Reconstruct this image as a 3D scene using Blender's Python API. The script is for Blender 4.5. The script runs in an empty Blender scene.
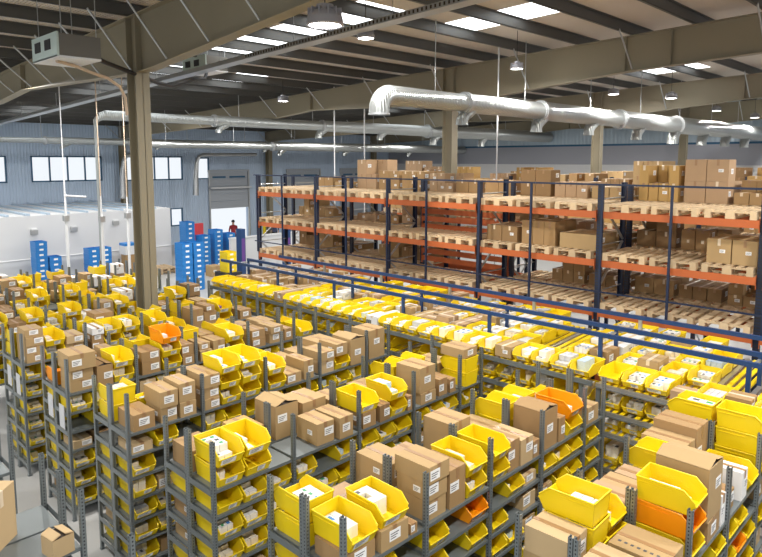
import bpy, math, random
from math import radians as R, sin, cos, pi
from mathutils import Matrix, Vector
from mathutils.bvhtree import BVHTree

rng = random.Random(7)
col = bpy.context.scene.collection
scene = bpy.context.scene

# ------------------------------------------------------------ materials
MATS = {}
def mat(name, c, rough=.6, metal=0., noise=0., nscale=6., c2=None, emit=None, bump=0., alpha=None, kind=None):
    m = bpy.data.materials.new(name); m.use_nodes = True
    nt = m.node_tree; b = nt.nodes['Principled BSDF']
    b.inputs['Base Color'].default_value = (*c, 1)
    b.inputs['Roughness'].default_value = rough
    b.inputs['Metallic'].default_value = metal
    tc = nt.nodes.new('ShaderNodeTexCoord')
    if noise > 0:
        n = nt.nodes.new('ShaderNodeTexNoise'); n.inputs['Scale'].default_value = nscale
        n.inputs['Detail'].default_value = 4
        nt.links.new(tc.outputs['Object'], n.inputs['Vector'])
        mr = nt.nodes.new('ShaderNodeMix'); mr.data_type = 'RGBA'
        d = c2 or tuple(max(0, x * (1 - noise)) for x in c)
        mr.inputs[6].default_value = (*c, 1); mr.inputs[7].default_value = (*d, 1)
        nt.links.new(n.outputs['Fac'], mr.inputs[0]); nt.links.new(mr.outputs[2], b.inputs['Base Color'])
    if kind in ('ribs_y', 'ribs_x', 'rings'):
        w = nt.nodes.new('ShaderNodeTexWave'); w.wave_type = 'BANDS'
        w.bands_direction = {'ribs_y': 'Y', 'ribs_x': 'X', 'rings': 'Y'}[kind]
        w.inputs['Scale'].default_value = nscale
        nt.links.new(tc.outputs['Object'], w.inputs['Vector'])
        bp = nt.nodes.new('ShaderNodeBump'); bp.inputs['Strength'].default_value = .6
        bp.inputs['Distance'].default_value = bump or .02
        nt.links.new(w.outputs['Fac'], bp.inputs['Height']); nt.links.new(bp.outputs['Normal'], b.inputs['Normal'])
    if kind == 'holes':                       # punched slots up the face of the uprights
        s = nt.nodes.new('ShaderNodeSeparateXYZ'); nt.links.new(tc.outputs['Object'], s.inputs[0])
        def M(op, a, v=None):
            q = nt.nodes.new('ShaderNodeMath'); q.operation = op
            if hasattr(a, 'links'): nt.links.new(a, q.inputs[0])
            else: q.inputs[0].default_value = a
            if v is not None:
                if hasattr(v, 'links'): nt.links.new(v, q.inputs[1])
                else: q.inputs[1].default_value = v
            return q.outputs[0]
        z = M('FRACT', M('MULTIPLY', s.outputs['Z'], nscale))
        hz = M('LESS_THAN', M('ABSOLUTE', M('SUBTRACT', z, .5)), .22)
        hx = M('LESS_THAN', M('ABSOLUTE', s.outputs['X']), .006)
        hy = M('LESS_THAN', M('ABSOLUTE', s.outputs['Y']), .006)
        h = M('MULTIPLY', hz, M('MAXIMUM', hx, hy))
        mr = nt.nodes.new('ShaderNodeMix'); mr.data_type = 'RGBA'
        mr.inputs[6].default_value = (*c, 1); mr.inputs[7].default_value = (.02, .02, .025, 1)
        nt.links.new(h, mr.inputs[0]); nt.links.new(mr.outputs[2], b.inputs['Base Color'])
    if emit:
        b.inputs['Emission Color'].default_value = (*c, 1); b.inputs['Emission Strength'].default_value = emit
    if kind == 'glass':
        b.inputs['Transmission Weight'].default_value = 1; b.inputs['IOR'].default_value = 1.1
    MATS[name] = m
    return name
YEL = mat('yellow_plastic', (.86, .63, .006), .42)
ORG = mat('orange_plastic', (1., .34, .004), .38)
CB = [mat('cardboard_tan', (0.450, 0.302, 0.139), .8, noise=.14), mat('cardboard_brown', (0.378, 0.234, 0.101), .8, noise=.12),
      mat('cardboard_pale', (0.540, 0.387, 0.206), .8, noise=.1), mat('cardboard_dark', (0.279, 0.167, 0.071), .8, noise=.12),
      mat('cardboard_rose', (0.450, 0.297, 0.168), .8, noise=.1), mat('cardboard_ochre', (0.522, 0.324, 0.109), .8, noise=.1)]
WHC = mat('white_card', (.80, .79, .77), .6)
TAPE = [mat('parcel_tape', (.33, .19, .09), .35), mat('pale_tape', (.70, .58, .42), .35), mat('yellow_tape', (.85, .62, .05), .35)]
PAPER = mat('label_paper', (.86, .86, .85), .55)
INK = mat('label_ink', (.08, .08, .09), .6)
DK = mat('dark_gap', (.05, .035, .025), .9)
STEEL = mat('shelf_steel', (.20, .225, .23), .42, .35, noise=.15, nscale=3)
UPR = mat('upright_steel', (.21, .235, .24), .42, .35, nscale=30, kind='holes')
GALV = mat('galvanised_steel', (.55, .565, .57), .34, .75, noise=.2, nscale=5)
DUCT = mat('duct_metal', (.44, .46, .45), .36, .8, nscale=5., kind='rings', bump=.03)
NAVY = mat('navy_rack_paint', (.011, .022, .058), .45, nscale=18, kind='holes')
NAVYP = mat('navy_paint', (.011, .022, .058), .45)
RAIL = mat('blue_rail_paint', (.012, .05, .16), .4)
RED = mat('orange_beam_paint', (.50, .12, .03), .55)
WOOD = mat('pallet_wood', (.80, .60, .37), .8, noise=.3, nscale=9)
WOODD = mat('weathered_wood', (.62, .46, .28), .85, noise=.3, nscale=9)
GIRD = mat('olive_girder_paint', (.27, .235, .16), .55, noise=.08, nscale=.6)
PURL = mat('purlin_metal', (.10, .10, .095), .5, .3)
ROOF = mat('roof_sheet', (.60, .54, .47), .6, nscale=4.2, kind='ribs_y', bump=.03)
SKYL = mat('skylight_sheet', (.93, .97, 1.), .4, emit=2.6)
FLOOR = mat('concrete_floor', (.52, .52, .505), .35, noise=.16, nscale=.7)
WALLB = mat('blue_grey_cladding', (.50, .61, .76), .55, nscale=2.0, kind='ribs_y', bump=.04)
WALLG = mat('lilac_grey_wall', (.33, .34, .38), .6)
WALLW = mat('white_wall', (.62, .62, .62), .6)
CLER = mat('clerestory_sheet', (.42, .52, .60), .35, nscale=1.2, kind='ribs_x', bump=.05)
WHITE = mat('white_panel', (.68, .69, .70), .5)
BLUEF = mat('blue_window_frame', (.02, .10, .20), .4)
GLASS = mat('window_glass', (1, 1, 1), .02, kind='glass')
DOORG = mat('grey_door', (.38, .41, .45), .5)
BLUC = mat('blue_plastic', (.02, .20, .55), .4)
BLK = mat('black_plastic', (.02, .02, .022), .5)
LAMPG = mat('lamp_housing', (.35, .34, .36), .4, .5)
LENS = mat('lamp_lens', (1, .98, .95), .3, emit=14)
CASE = mat('heater_casing', (.16, .15, .13), .5, .2)
MINT = mat('pale_green_enamel', (.52, .62, .58), .45)
BEIG = mat('beige_hose', (.55, .42, .30), .6)
GRN = mat('green_print', (.05, .30, .12), .5)
REDP = mat('red_print', (.60, .05, .06), .5)
SKIN = mat('skin', (.55, .33, .24), .6)
DENIM = mat('dark_cloth', (.05, .06, .12), .8)
REDC = mat('red_cloth', (.35, .03, .04), .8)
PKC = [WHC, mat('pale_blue_packet', (.50, .62, .74), .5), mat('cream_packet', (.78, .70, .56), .5), mat('grey_packet', (.55, .56, .58), .5), mat('purple_packet', (.13, .05, .26), .5)]

# ------------------------------------------------------------ mesh building
class MB:
    def __init__(s): s.v = []; s.f = []; s.m = []; s.mats = []; s.smooth = []
    def mi(s, m):
        if m not in s.mats: s.mats.append(m)
        return s.mats.index(m)
    def add(s, vs, fs, m, sm=False):
        b = len(s.v); s.v += [tuple(v) for v in vs]; k = s.mi(m)
        for f in fs: s.f.append(tuple(b + i for i in f)); s.m.append(k); s.smooth.append(sm)
        return s
    def box(s, x0, x1, y0, y1, z0, z1, m, M=None):
        vs = [(x0, y0, z0), (x1, y0, z0), (x1, y1, z0), (x0, y1, z0), (x0, y0, z1), (x1, y0, z1), (x1, y1, z1), (x0, y1, z1)]
        if M is not None: vs = [M @ Vector(v) for v in vs]
        return s.add(vs, [(0, 3, 2, 1), (4, 5, 6, 7), (0, 1, 5, 4), (1, 2, 6, 5), (2, 3, 7, 6), (3, 0, 4, 7)], m)
    def prism(s, pts, a, b, m, axis='y'):      # outline in two axes swept along the third
        n = len(pts)
        def P(p, t):
            if axis == 'y': return (p[0], t, p[1])
            if axis == 'x': return (t, p[0], p[1])
            return (p[0], p[1], t)
        vs = [P(p, a) for p in pts] + [P(p, b) for p in pts]
        fs = [tuple(range(n)), tuple(range(2 * n - 1, n - 1, -1))] + [(i, i + n, (i + 1) % n + n, (i + 1) % n) for i in range(n)]
        return s.add(vs, fs, m)
    def tube(s, p, r, m, n=12, caps=True, sm=True):      # p: list of points, r: radius or list
        p = [Vector(q) for q in p]; rr = r if isinstance(r, (list, tuple)) else [r] * len(p)
        rings = []
        up = None
        for i, q in enumerate(p):
            d = (p[min(i + 1, len(p) - 1)] - p[max(i - 1, 0)])
            d.normalize()
            if up is None:
                up = Vector((0, 0, 1)) if abs(d.z) < .9 else Vector((1, 0, 0))
            a = up - d * up.dot(d)
            if a.length < 1e-4: a = d.orthogonal()
            a.normalize(); up = a; c = d.cross(a)
            rings.append([q + (a * cos(2 * pi * k / n) + c * sin(2 * pi * k / n)) * rr[i] for k in range(n)])
        vs = [v for g in rings for v in g]; fs = []
        for i in range(len(p) - 1):
            for k in range(n):
                fs.append((i * n + k, i * n + (k + 1) % n, (i + 1) * n + (k + 1) % n, (i + 1) * n + k))
        s.add(vs, fs, m, sm)
        if caps: s.add(rings[0], [tuple(range(n))], m); s.add(rings[-1], [tuple(range(n - 1, -1, -1))], m)
        return s
    def lathe(s, prof, m, n=20, c=(0, 0, 0)):
        vs = []; fs = []
        for r, z in prof:
            for k in range(n): vs.append((c[0] + r * cos(2 * pi * k / n), c[1] + r * sin(2 * pi * k / n), c[2] + z))
        for i in range(len(prof) - 1):
            for k in range(n): fs.append((i * n + k, i * n + (k + 1) % n, (i + 1) * n + (k + 1) % n, (i + 1) * n + k))
        return s.add(vs, fs, m, True)
    def mesh(s, name):
        if getattr(s, 'me', None): return s.me
        me = bpy.data.meshes.new(name); me.from_pydata([tuple(v) for v in s.v], [], s.f)
        for m in s.mats: me.materials.append(MATS[m])
        me.polygons.foreach_set('material_index', s.m); me.polygons.foreach_set('use_smooth', s.smooth)
        me.update(); s.me = me
        return me

BV = []; BP = []; BO = []        # geometry for the sight test: vertices, polygons, owner id
def feed(mb, M, owner):
    b = len(BV)
    BV.extend([M @ Vector(v) for v in mb.v])
    for f in mb.f: BP.append(tuple(b + i for i in f)); BO.append(owner)

OWN = {}
def obj(name, mb, parent=None, M=None, **props):
    o = bpy.data.objects.new(name, mb.mesh(name) if mb else None); col.objects.link(o)
    OWN[o.name] = M.copy() if M is not None else Matrix()
    if parent: o.parent = parent
    if M is not None: o.matrix_basis = M
    for k, v in props.items():
        if v: o[k] = v
    if mb:
        W = M if M is not None else Matrix()
        q = parent
        while q: W = OWN[q.name] @ W; q = q.parent
        feed(mb, W, -1)
    return o
def T(x, y, z, rz=0, rx=0, ry=0):
    M = Matrix.Translation((x, y, z)) @ Matrix.Rotation(rz, 4, 'Z')
    if rx: M = M @ Matrix.Rotation(rx, 4, 'X')
    if ry: M = M @ Matrix.Rotation(ry, 4, 'Y')
    return M
def thing(name, label, cat, M=None, group=None, mb=None): return obj(name, mb, None, M or Matrix(), label=label, category=cat, group=group)
def struct(name, mb, parent=None): return obj(name, mb, parent, kind='structure' if not parent else None)

# candidates: small things decided after the sight test
CAND = []
def cand(name, cat, label, mb, M, parts=(), group=None):
    i = len(CAND); CAND.append(dict(name=name, cat=cat, label=label, mb=mb, M=M, parts=parts, group=group))
    feed(mb, M, i)
    for (_, pm, pM, _l) in parts: feed(pm, M @ pM, i)
    return i
I4 = Matrix()
ORD = ['first', 'second', 'third', 'fourth', 'fifth', 'sixth', 'seventh', 'eighth', 'ninth', 'tenth', 'eleventh', 'twelfth', 'thirteenth', 'fourteenth', 'fifteenth', 'sixteenth', 'seventeenth', 'eighteenth', 'nineteenth', 'twentieth'] + ['twenty-%s' % q for q in 'first second third fourth fifth sixth seventh eighth ninth'.split()] + ['thirtieth'] + ['thirty-%s' % q for q in 'first second third fourth fifth sixth seventh eighth ninth'.split()] + ['fortieth'] + ['forty-%s' % q for q in 'first second third fourth fifth sixth seventh eighth ninth'.split()]

# ------------------------------------------------------------ bins, cartons, packets, pallets
CACHE = {}
def bin_mb(L=.5, W=.31, H=.2, m=YEL):
    k = ('bin', L, W, H, m)
    if k in CACHE: return CACHE[k]
    b = MB(); t = .007; h = L / 2; w = W / 2; wb = w - .018
    def side(s):
        xo = [(-h + .015, 0), (h - .045, 0), (h, H * .46), (h - .006, H * .60), (h - .10, H), (-h, H)]
        vo = []; vi = []
        for (x, z) in xo:
            y = wb + (w - wb) * z / H
            vo.append((x, s * y, z)); vi.append((x, s * (y - t), z))
        n = len(xo); f = [tuple(range(n)), tuple(range(2 * n - 1, n - 1, -1))] + [(i, i + n, (i + 1) % n + n, (i + 1) % n) for i in range(n)]
        if s < 0: f = [tuple(reversed(q)) for q in f]
        b.add(vo + vi, f, m)
        # rolled rim
        b.tube([(-h, s * w, H), (h - .10, s * w, H), (h - .006, s * (w - .004), H * .60)], .008, m, 6)
        b.box(-h + .02, h - .2, s * (w - .004) - .006, s * (w - .004) + .006, H * .80, H * .84, m)
    side(1); side(-1)
    b.box(-h + .015, h - .05, -wb, wb, 0, t, m)
    b.add([(-h + .015, -wb, 0), (-h + .015, wb, 0), (-h, w, H), (-h, -w, H), (-h + .022, -wb, 0), (-h + .022, wb, 0), (-h + t, w, H), (-h + t, -w, H)],
          [(0, 3, 2, 1), (4, 5, 6, 7), (3, 7, 6, 2)], m)
    b.tube([(-h, -w, H), (-h, w, H)], .008, m, 6)
    fz = H * .46
    b.add([(h - .045, -wb, 0), (h - .045, wb, 0), (h, w - .006, fz), (h, -w + .006, fz), (h - .052, -wb, 0), (h - .052, wb, 0), (h - .008, w - .006, fz), (h - .008, -w + .006, fz)],
          [(0, 1, 2, 3), (7, 6, 5, 4), (3, 2, 6, 7)], m)
    b.tube([(h, -w + .006, fz), (h, w - .006, fz)], .007, m, 6)
    CACHE[k] = b; return b
def bin_label(L=.5, H=.2, v=0):
    k = ('bl', L, H, v)
    if k in CACHE: return CACHE[k]
    b = MB(); h = L / 2; w = [.07, .05, .09][v % 3]; y = [0, .03, -.03][v % 3]
    def at(z): return h - .045 + .045 * z / (H * .46) + .0035
    a = H * .10; c = H * .40
    b.add([(at(a), y - w, a), (at(a), y + w, a), (at(c), y + w, c), (at(c), y - w, c)], [(0, 1, 2, 3)], PAPER)
    for i in range(3):
        z0 = a + (c - a) * (.2 + .25 * i); z1 = z0 + (c - a) * .1
        b.add([(at(z0) + .001, y - w * .8, z0), (at(z0) + .001, y + w * (.2 + .2 * i), z0), (at(z1) + .001, y + w * (.2 + .2 * i), z1), (at(z1) + .001, y - w * .8, z1)], [(0, 1, 2, 3)], INK)
    CACHE[k] = b; return b
def carton_mb(dx, dy, dz, m, tape=0, style=0):
    k = ('c', round(dx, 3), round(dy, 3), round(dz, 3), m, tape, style)
    if k in CACHE: return CACHE[k]
    b = MB(); x = dx / 2; y = dy / 2; e = .004
    if style == 1:      # lid flaps standing slightly open
        b.box(-x, x, -y, y, 0, dz - .02, m)
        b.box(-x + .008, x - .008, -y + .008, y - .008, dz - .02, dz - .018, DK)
        for s in (-1, 1):
            a = .18 if s > 0 else .30
            b.add([(-x, s * y, dz - .02), (x, s * y, dz - .02), (x, s * .02, dz - .02 + y * a), (-x, s * .02, dz - .02 + y * a)], [(0, 1, 2, 3) if s < 0 else (3, 2, 1, 0)], m)
            b.add([(-x, s * y, dz - .014), (x, s * y, dz - .014), (x, s * .02, dz - .014 + y * a), (-x, s * .02, dz - .014 + y * a)], [(0, 1, 2, 3) if s < 0 else (3, 2, 1, 0)], m)
    else:
        # body with slightly rounded edges and the seam of the flaps on top
        b.prism([(-x, 0), (x, 0), (x, dz - e), (x - e, dz), (-x + e, dz), (-x, dz - e)], -y, y, m)
        if dx >= dy: b.box(-x + .003, x - .003, -.002, .002, dz, dz + .0012, DK)
        else: b.box(-.002, .002, -y + .003, y - .003, dz, dz + .0012, DK)
        if tape is not None:
            tm = TAPE[tape]; t = .024
            if dx >= dy:
                b.box(-x - .001, x + .001, -t, t, dz - .001, dz + .002, tm)
                for s in (-1, 1): b.box(s * x - .0015, s * x + .0015, -t, t, dz * .72, dz, tm)
            else:
                b.box(-t, t, -y - .001, y + .001, dz - .001, dz + .002, tm)
                for s in (-1, 1): b.box(-t, t, s * y - .0015, s * y + .0015, dz * .72, dz, tm)
        if style == 2:  # row of printed marks along the top edge
            for i in range(7): b.box(-x + .05 + i * (dx - .1) / 7, -x + .05 + i * (dx - .1) / 7 + .025, -y * .55 - .012, -y * .55 + .012, dz, dz + .0015, INK)
    CACHE[k] = b; return b
def sheet(face, dx, dy, dz, u, v, w, h):
    """label paper lying on a carton's side face ('x' = +X side, 'y' = -Y side)"""
    k = ('s', face, round(dx, 3), round(dy, 3), round(dz, 3), round(u, 2), round(v, 2), round(w, 3), round(h, 3))
    if k in CACHE: return CACHE[k]
    b = MB()
    if face == 'x':
        X = dx / 2; b.box(X, X + .002, u - w / 2, u + w / 2, v - h / 2, v + h / 2, PAPER)
        for i in range(3): b.box(X + .002, X + .003, u - w * .4, u + w * (.1 + .12 * i), v - h * .3 + i * h * .22, v - h * .22 + i * h * .22, INK)
    elif face == 'y':
        Y = -dy / 2; b.box(u - w / 2, u + w / 2, Y - .002, Y, v - h / 2, v + h / 2, PAPER)
        for i in range(3): b.box(u - w * .4, u + w * (.1 + .12 * i), Y - .003, Y - .002, v - h * .3 + i * h * .22, v - h * .22 + i * h * .22, INK)
    else:
        b.box(u - w / 2, u + w / 2, v - h / 2, v + h / 2, dz + .002, dz + .004, PAPER)
    CACHE[k] = b; return b
def packet_mb(a, b_, c, m, k2):
    k = ('p', a, b_, c, m, k2)
    if k in CACHE: return CACHE[k]
    b = MB(); b.box(-a / 2, a / 2, -b_ / 2, b_ / 2, 0, c, m)
    if k2: b.box(-a * .3, a * .25, -b_ * .3, b_ * .2, c, c + .001, [INK, BLUC, GRN, REDP][k2 - 1])
    CACHE[k] = b; return b
def pallet_mb(m):
    k = ('pal', m)
    if k in CACHE: return CACHE[k]
    b = MB()
    for i, x in enumerate((-.355, -.18, 0, .18, .355)):
        w = .056 if i in (0, 2, 4) else .04
        x = max(-.4 + w, min(.4 - w, x)); b.box(x - w, x + w, -.6, .6, .122, .144, m)
    for y in (-.5275, 0, .5275): b.box(-.4, .4, y - .0725, y + .0725, .1, .122, m)
    for y in (-.5275, 0, .5275):
        for x, w in ((-.35, .05), (0, .0725), (.35, .05)): b.box(x - w, x + w, y - .0725, y + .0725, .022, .1, m)
    for x, w in ((-.35, .05), (0, .0725), (.35, .05)): b.box(x - w, x + w, -.6, .6, 0, .022, m)
    CACHE[k] = b; return b
MATW = {YEL: 'yellow', ORG: 'orange', CB[0]: 'tan', CB[1]: 'brown', CB[2]: 'pale', CB[3]: 'dark brown', CB[4]: 'rosy', CB[5]: 'ochre', WHC: 'white'}

def put_bin(x, y, z, rz, m, where, fill=.7, H=.2, rows=1, name_extra=''):
    mb = bin_mb(.5, .325 if H > .2 else .305, H, m)
    M = T(x, y, z, rz)
    lab = ('label_card', bin_label(.5, H, rng.randrange(3)), I4, None)
    c = cand('picking_bin', 'bin', '%s %sbin %s' % (MATW[m], name_extra, where), mb, M, (lab,), 'picking bins in the shelving')
    if rng.random() < fill:
        m2 = rng.choices(PKC, (9, .9, 1.5, 2, .2))[0]
        a = rng.choice((.09, .12, .15)); b = rng.choice((.07, .10, .13)); hgt = rng.choice((.05, .08, .11))
        x0 = -.22; n = 0
        while x0 + a < .2 and n < 12:
            y0 = -.125
            while y0 + b < .13:
                if rng.random() < .92:
                    px, py = x0 + a / 2, y0 + b / 2
                    k2 = rng.choice((0, 0, 1, 2, 3)) if m2 == WHC else 0
                    front = px > .08
                    hh = min(hgt, .08) if front else hgt
                    base = .008
                    lay = 1 if front else (2 if hgt < .09 else 1)
                    for q in range(lay):
                        cand('packet', 'packet', '%s packet in bin %s' % (dict(zip(PKC, ('white', 'bluish', 'cream', 'grey', 'purple')))[m2], where), packet_mb(a - .006, b - .006, hh, m2, k2),
                             M @ T(px, py, base + q * (hh + .001), rng.uniform(-.05, .05)), (), 'packets in the bin ' + where)
                    n += 1
                y0 += b
            x0 += a + .002
    return c
def put_carton(x, y, z, dx, dy, dz, m, where, rz=None, tape=None, style=0, label=True, fmt='%s carton %s'):
    if rz is None: rz = rng.uniform(-.05, .05)
    if tape is None: tape = rng.choice((0, 0, 0, 1, 1))
    M = T(x, y, z, rz); parts = []
    if label and dz > .09:
        w = min(.14, dy * .55); h = min(.10, dz * .6)
        parts.append(('shipping_label', sheet('x', dx, dy, dz, rng.choice((-.2, 0, .2)) * dy, dz * rng.uniform(.45, .6), w, h), I4, None))
        if rng.random() < .3: parts.append(('shipping_label', sheet('y', dx, dy, dz, dx * .15, dz * .5, .09, min(.06, dz * .5)), I4, None))
    return cand('carton', 'box', fmt % (MATW[m], where), carton_mb(dx, dy, dz, m, tape, style), M, tuple(parts), 'cartons in the warehouse')

# ------------------------------------------------------------ steel shelving rows
Z_TOP = 1.965; PITCH = .293
YP = [3.35, 4.40, 5.45, 6.50, 7.55, 8.10]
def upright_mb(h):
    k = ('up', h)
    if k in CACHE: return CACHE[k]
    b = MB(); a = .022; t = .003
    b.box(-a, a, -a, -a + t, 0, h, UPR); b.box(-a, -a + t, -a, a, 0, h, UPR); b.box(a - t, a, -a, a, 0, h, UPR)
    b.box(-a, -a + .012, a - t, a, 0, h, UPR); b.box(a - .012, a, a - t, a, 0, h, UPR)
    b.box(-.035, .035, -.03, .03, 0, .006, STEEL)
    CACHE[k] = b; return b
def shelf_mb(w, L):
    k = ('sh', w, L)
    if k in CACHE: return CACHE[k]
    b = MB(); b.box(-w / 2, w / 2, -L / 2, L / 2, -.004, 0, STEEL)
    for s in (-1, 1):
        b.box(s * w / 2 - .002 * (s > 0), s * w / 2 + .002 * (s < 0), -L / 2, L / 2, -.034, -.004, STEEL)
        b.box(-w / 2, w / 2, s * L / 2 - .002, s * L / 2 + .002, -.034, -.004, STEEL)
    CACHE[k] = b; return b
def band_mb(w, h):
    k = ('band', w, h)
    if k in CACHE: return CACHE[k]
    b = MB(); b.box(-w / 2, w / 2, -.002, .002, -h, .012, STEEL); CACHE[k] = b; return b

ROWS = {
    'D': (-1.67, 'rightmost row', 7, 4), 'C': (-3.67, 'fifth row from left', 7, 6), 'B': (-5.67, 'fourth row from left', 7, 7),
    'A': (-7.67, 'third row from left', 7, 8), 'Z': (-9.67, 'second row from left', 7, 8), 'Y': (-11.67, 'leftmost row', 7, 8),
    'W': (-13.67, 'row beyond near column', 4, 3), 'V': (-15.67, 'row before blue stacks', 3, 2), 'U': (-17.67, 'farthest left row', 3, 2)}
def levels(n): return [Z_TOP - PITCH * i for i in range(n)]
for key, (Xf, rn, nl, fillb) in ROWS.items():
    if key in 'WVU': L = levels(nl)
    else: L = levels(nl)
    t = thing('shelving_rack', 'grey steel double-sided shelving rack, %s' % {'D': 'rightmost and nearest, mostly cut by the bottom edge', 'C': 'fifth from left, under the big bins at bottom centre', 'B': 'fourth from left, two bins side by side at its end',
              'A': 'third from left, cartons and three-high bins on top', 'Z': 'second from left, three cartons stacked at its end', 'Y': 'leftmost with its end in full view',
              'W': 'just beyond the near olive column', 'V': 'between the near column and the blue crates', 'U': 'farthest left, next to the open floor'}[key], 'shelving', T(Xf, 0, 0), 'steel shelving racks')
    for yi, y in enumerate(YP):
        for x in (-.022, -.50, -.545, -1.02):
            obj('upright', upright_mb(2.5), t, T(x, y, 0, 0 if x > -.1 or x < -1 else 0))
    for li, z in enumerate(L):
        for bi in range(5):
            yc = (YP[bi] + YP[bi + 1]) / 2; ln = YP[bi + 1] - YP[bi] - .04
            for xs in (-.262, -.782): obj('shelf', shelf_mb(.49, round(ln, 3)), t, T(xs, yc, z))
        if li < 8:
            for xs in (-.262, -.782): obj('side_band', band_mb(.45, .055), t, T(xs, YP[0] - .024, z))
    # cards hanging in the end frames
    if key in 'YZ':
        b = MB(); b.box(-.10, .10, -.003, .003, 0, .36, PKC[3]); obj('hanging_card', b, t, T(-.2, YP[0] - .035, Z_TOP - .55)); obj('hanging_card', b, t, T(-.66, YP[0] - .035, Z_TOP - .50))
    # bins on the shelves below the top
    SL = ('near', 'middle', 'far')
    for li, z in enumerate(L[1:]):
        for bi in range(5):
            nb = 3 if bi < 4 else 1
            bn = ('nearest', 'second', 'third', 'fourth', 'end')[bi]
            for side in (0, 1):
                r = rng.random()
                for k in range(nb):
                    y = YP[bi] + .028 + (.331 * (k + .5) if nb == 3 else .25)
                    x = Xf - .262 if side == 0 else Xf - .782
                    where = '%s shelf down, %s slot%s, %s bay, %s' % (ORD[li + 1], SL[k], ' behind' if side else '', bn, rn)
                    u = rng.random()
                    if u < .07: continue
                    if u > .93: put_carton(x, y, z + .001, .42, .27, rng.choice((.12, .17, .2)), rng.choice(CB[:3]), where, rz=0, fmt='%s box, %s'); continue
                    put_bin(x + (0.01 if side == 0 else -.01), y, z + .001, 0 if side == 0 else pi, ORG if rng.random() < .025 else YEL, where, .75, .19)

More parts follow.
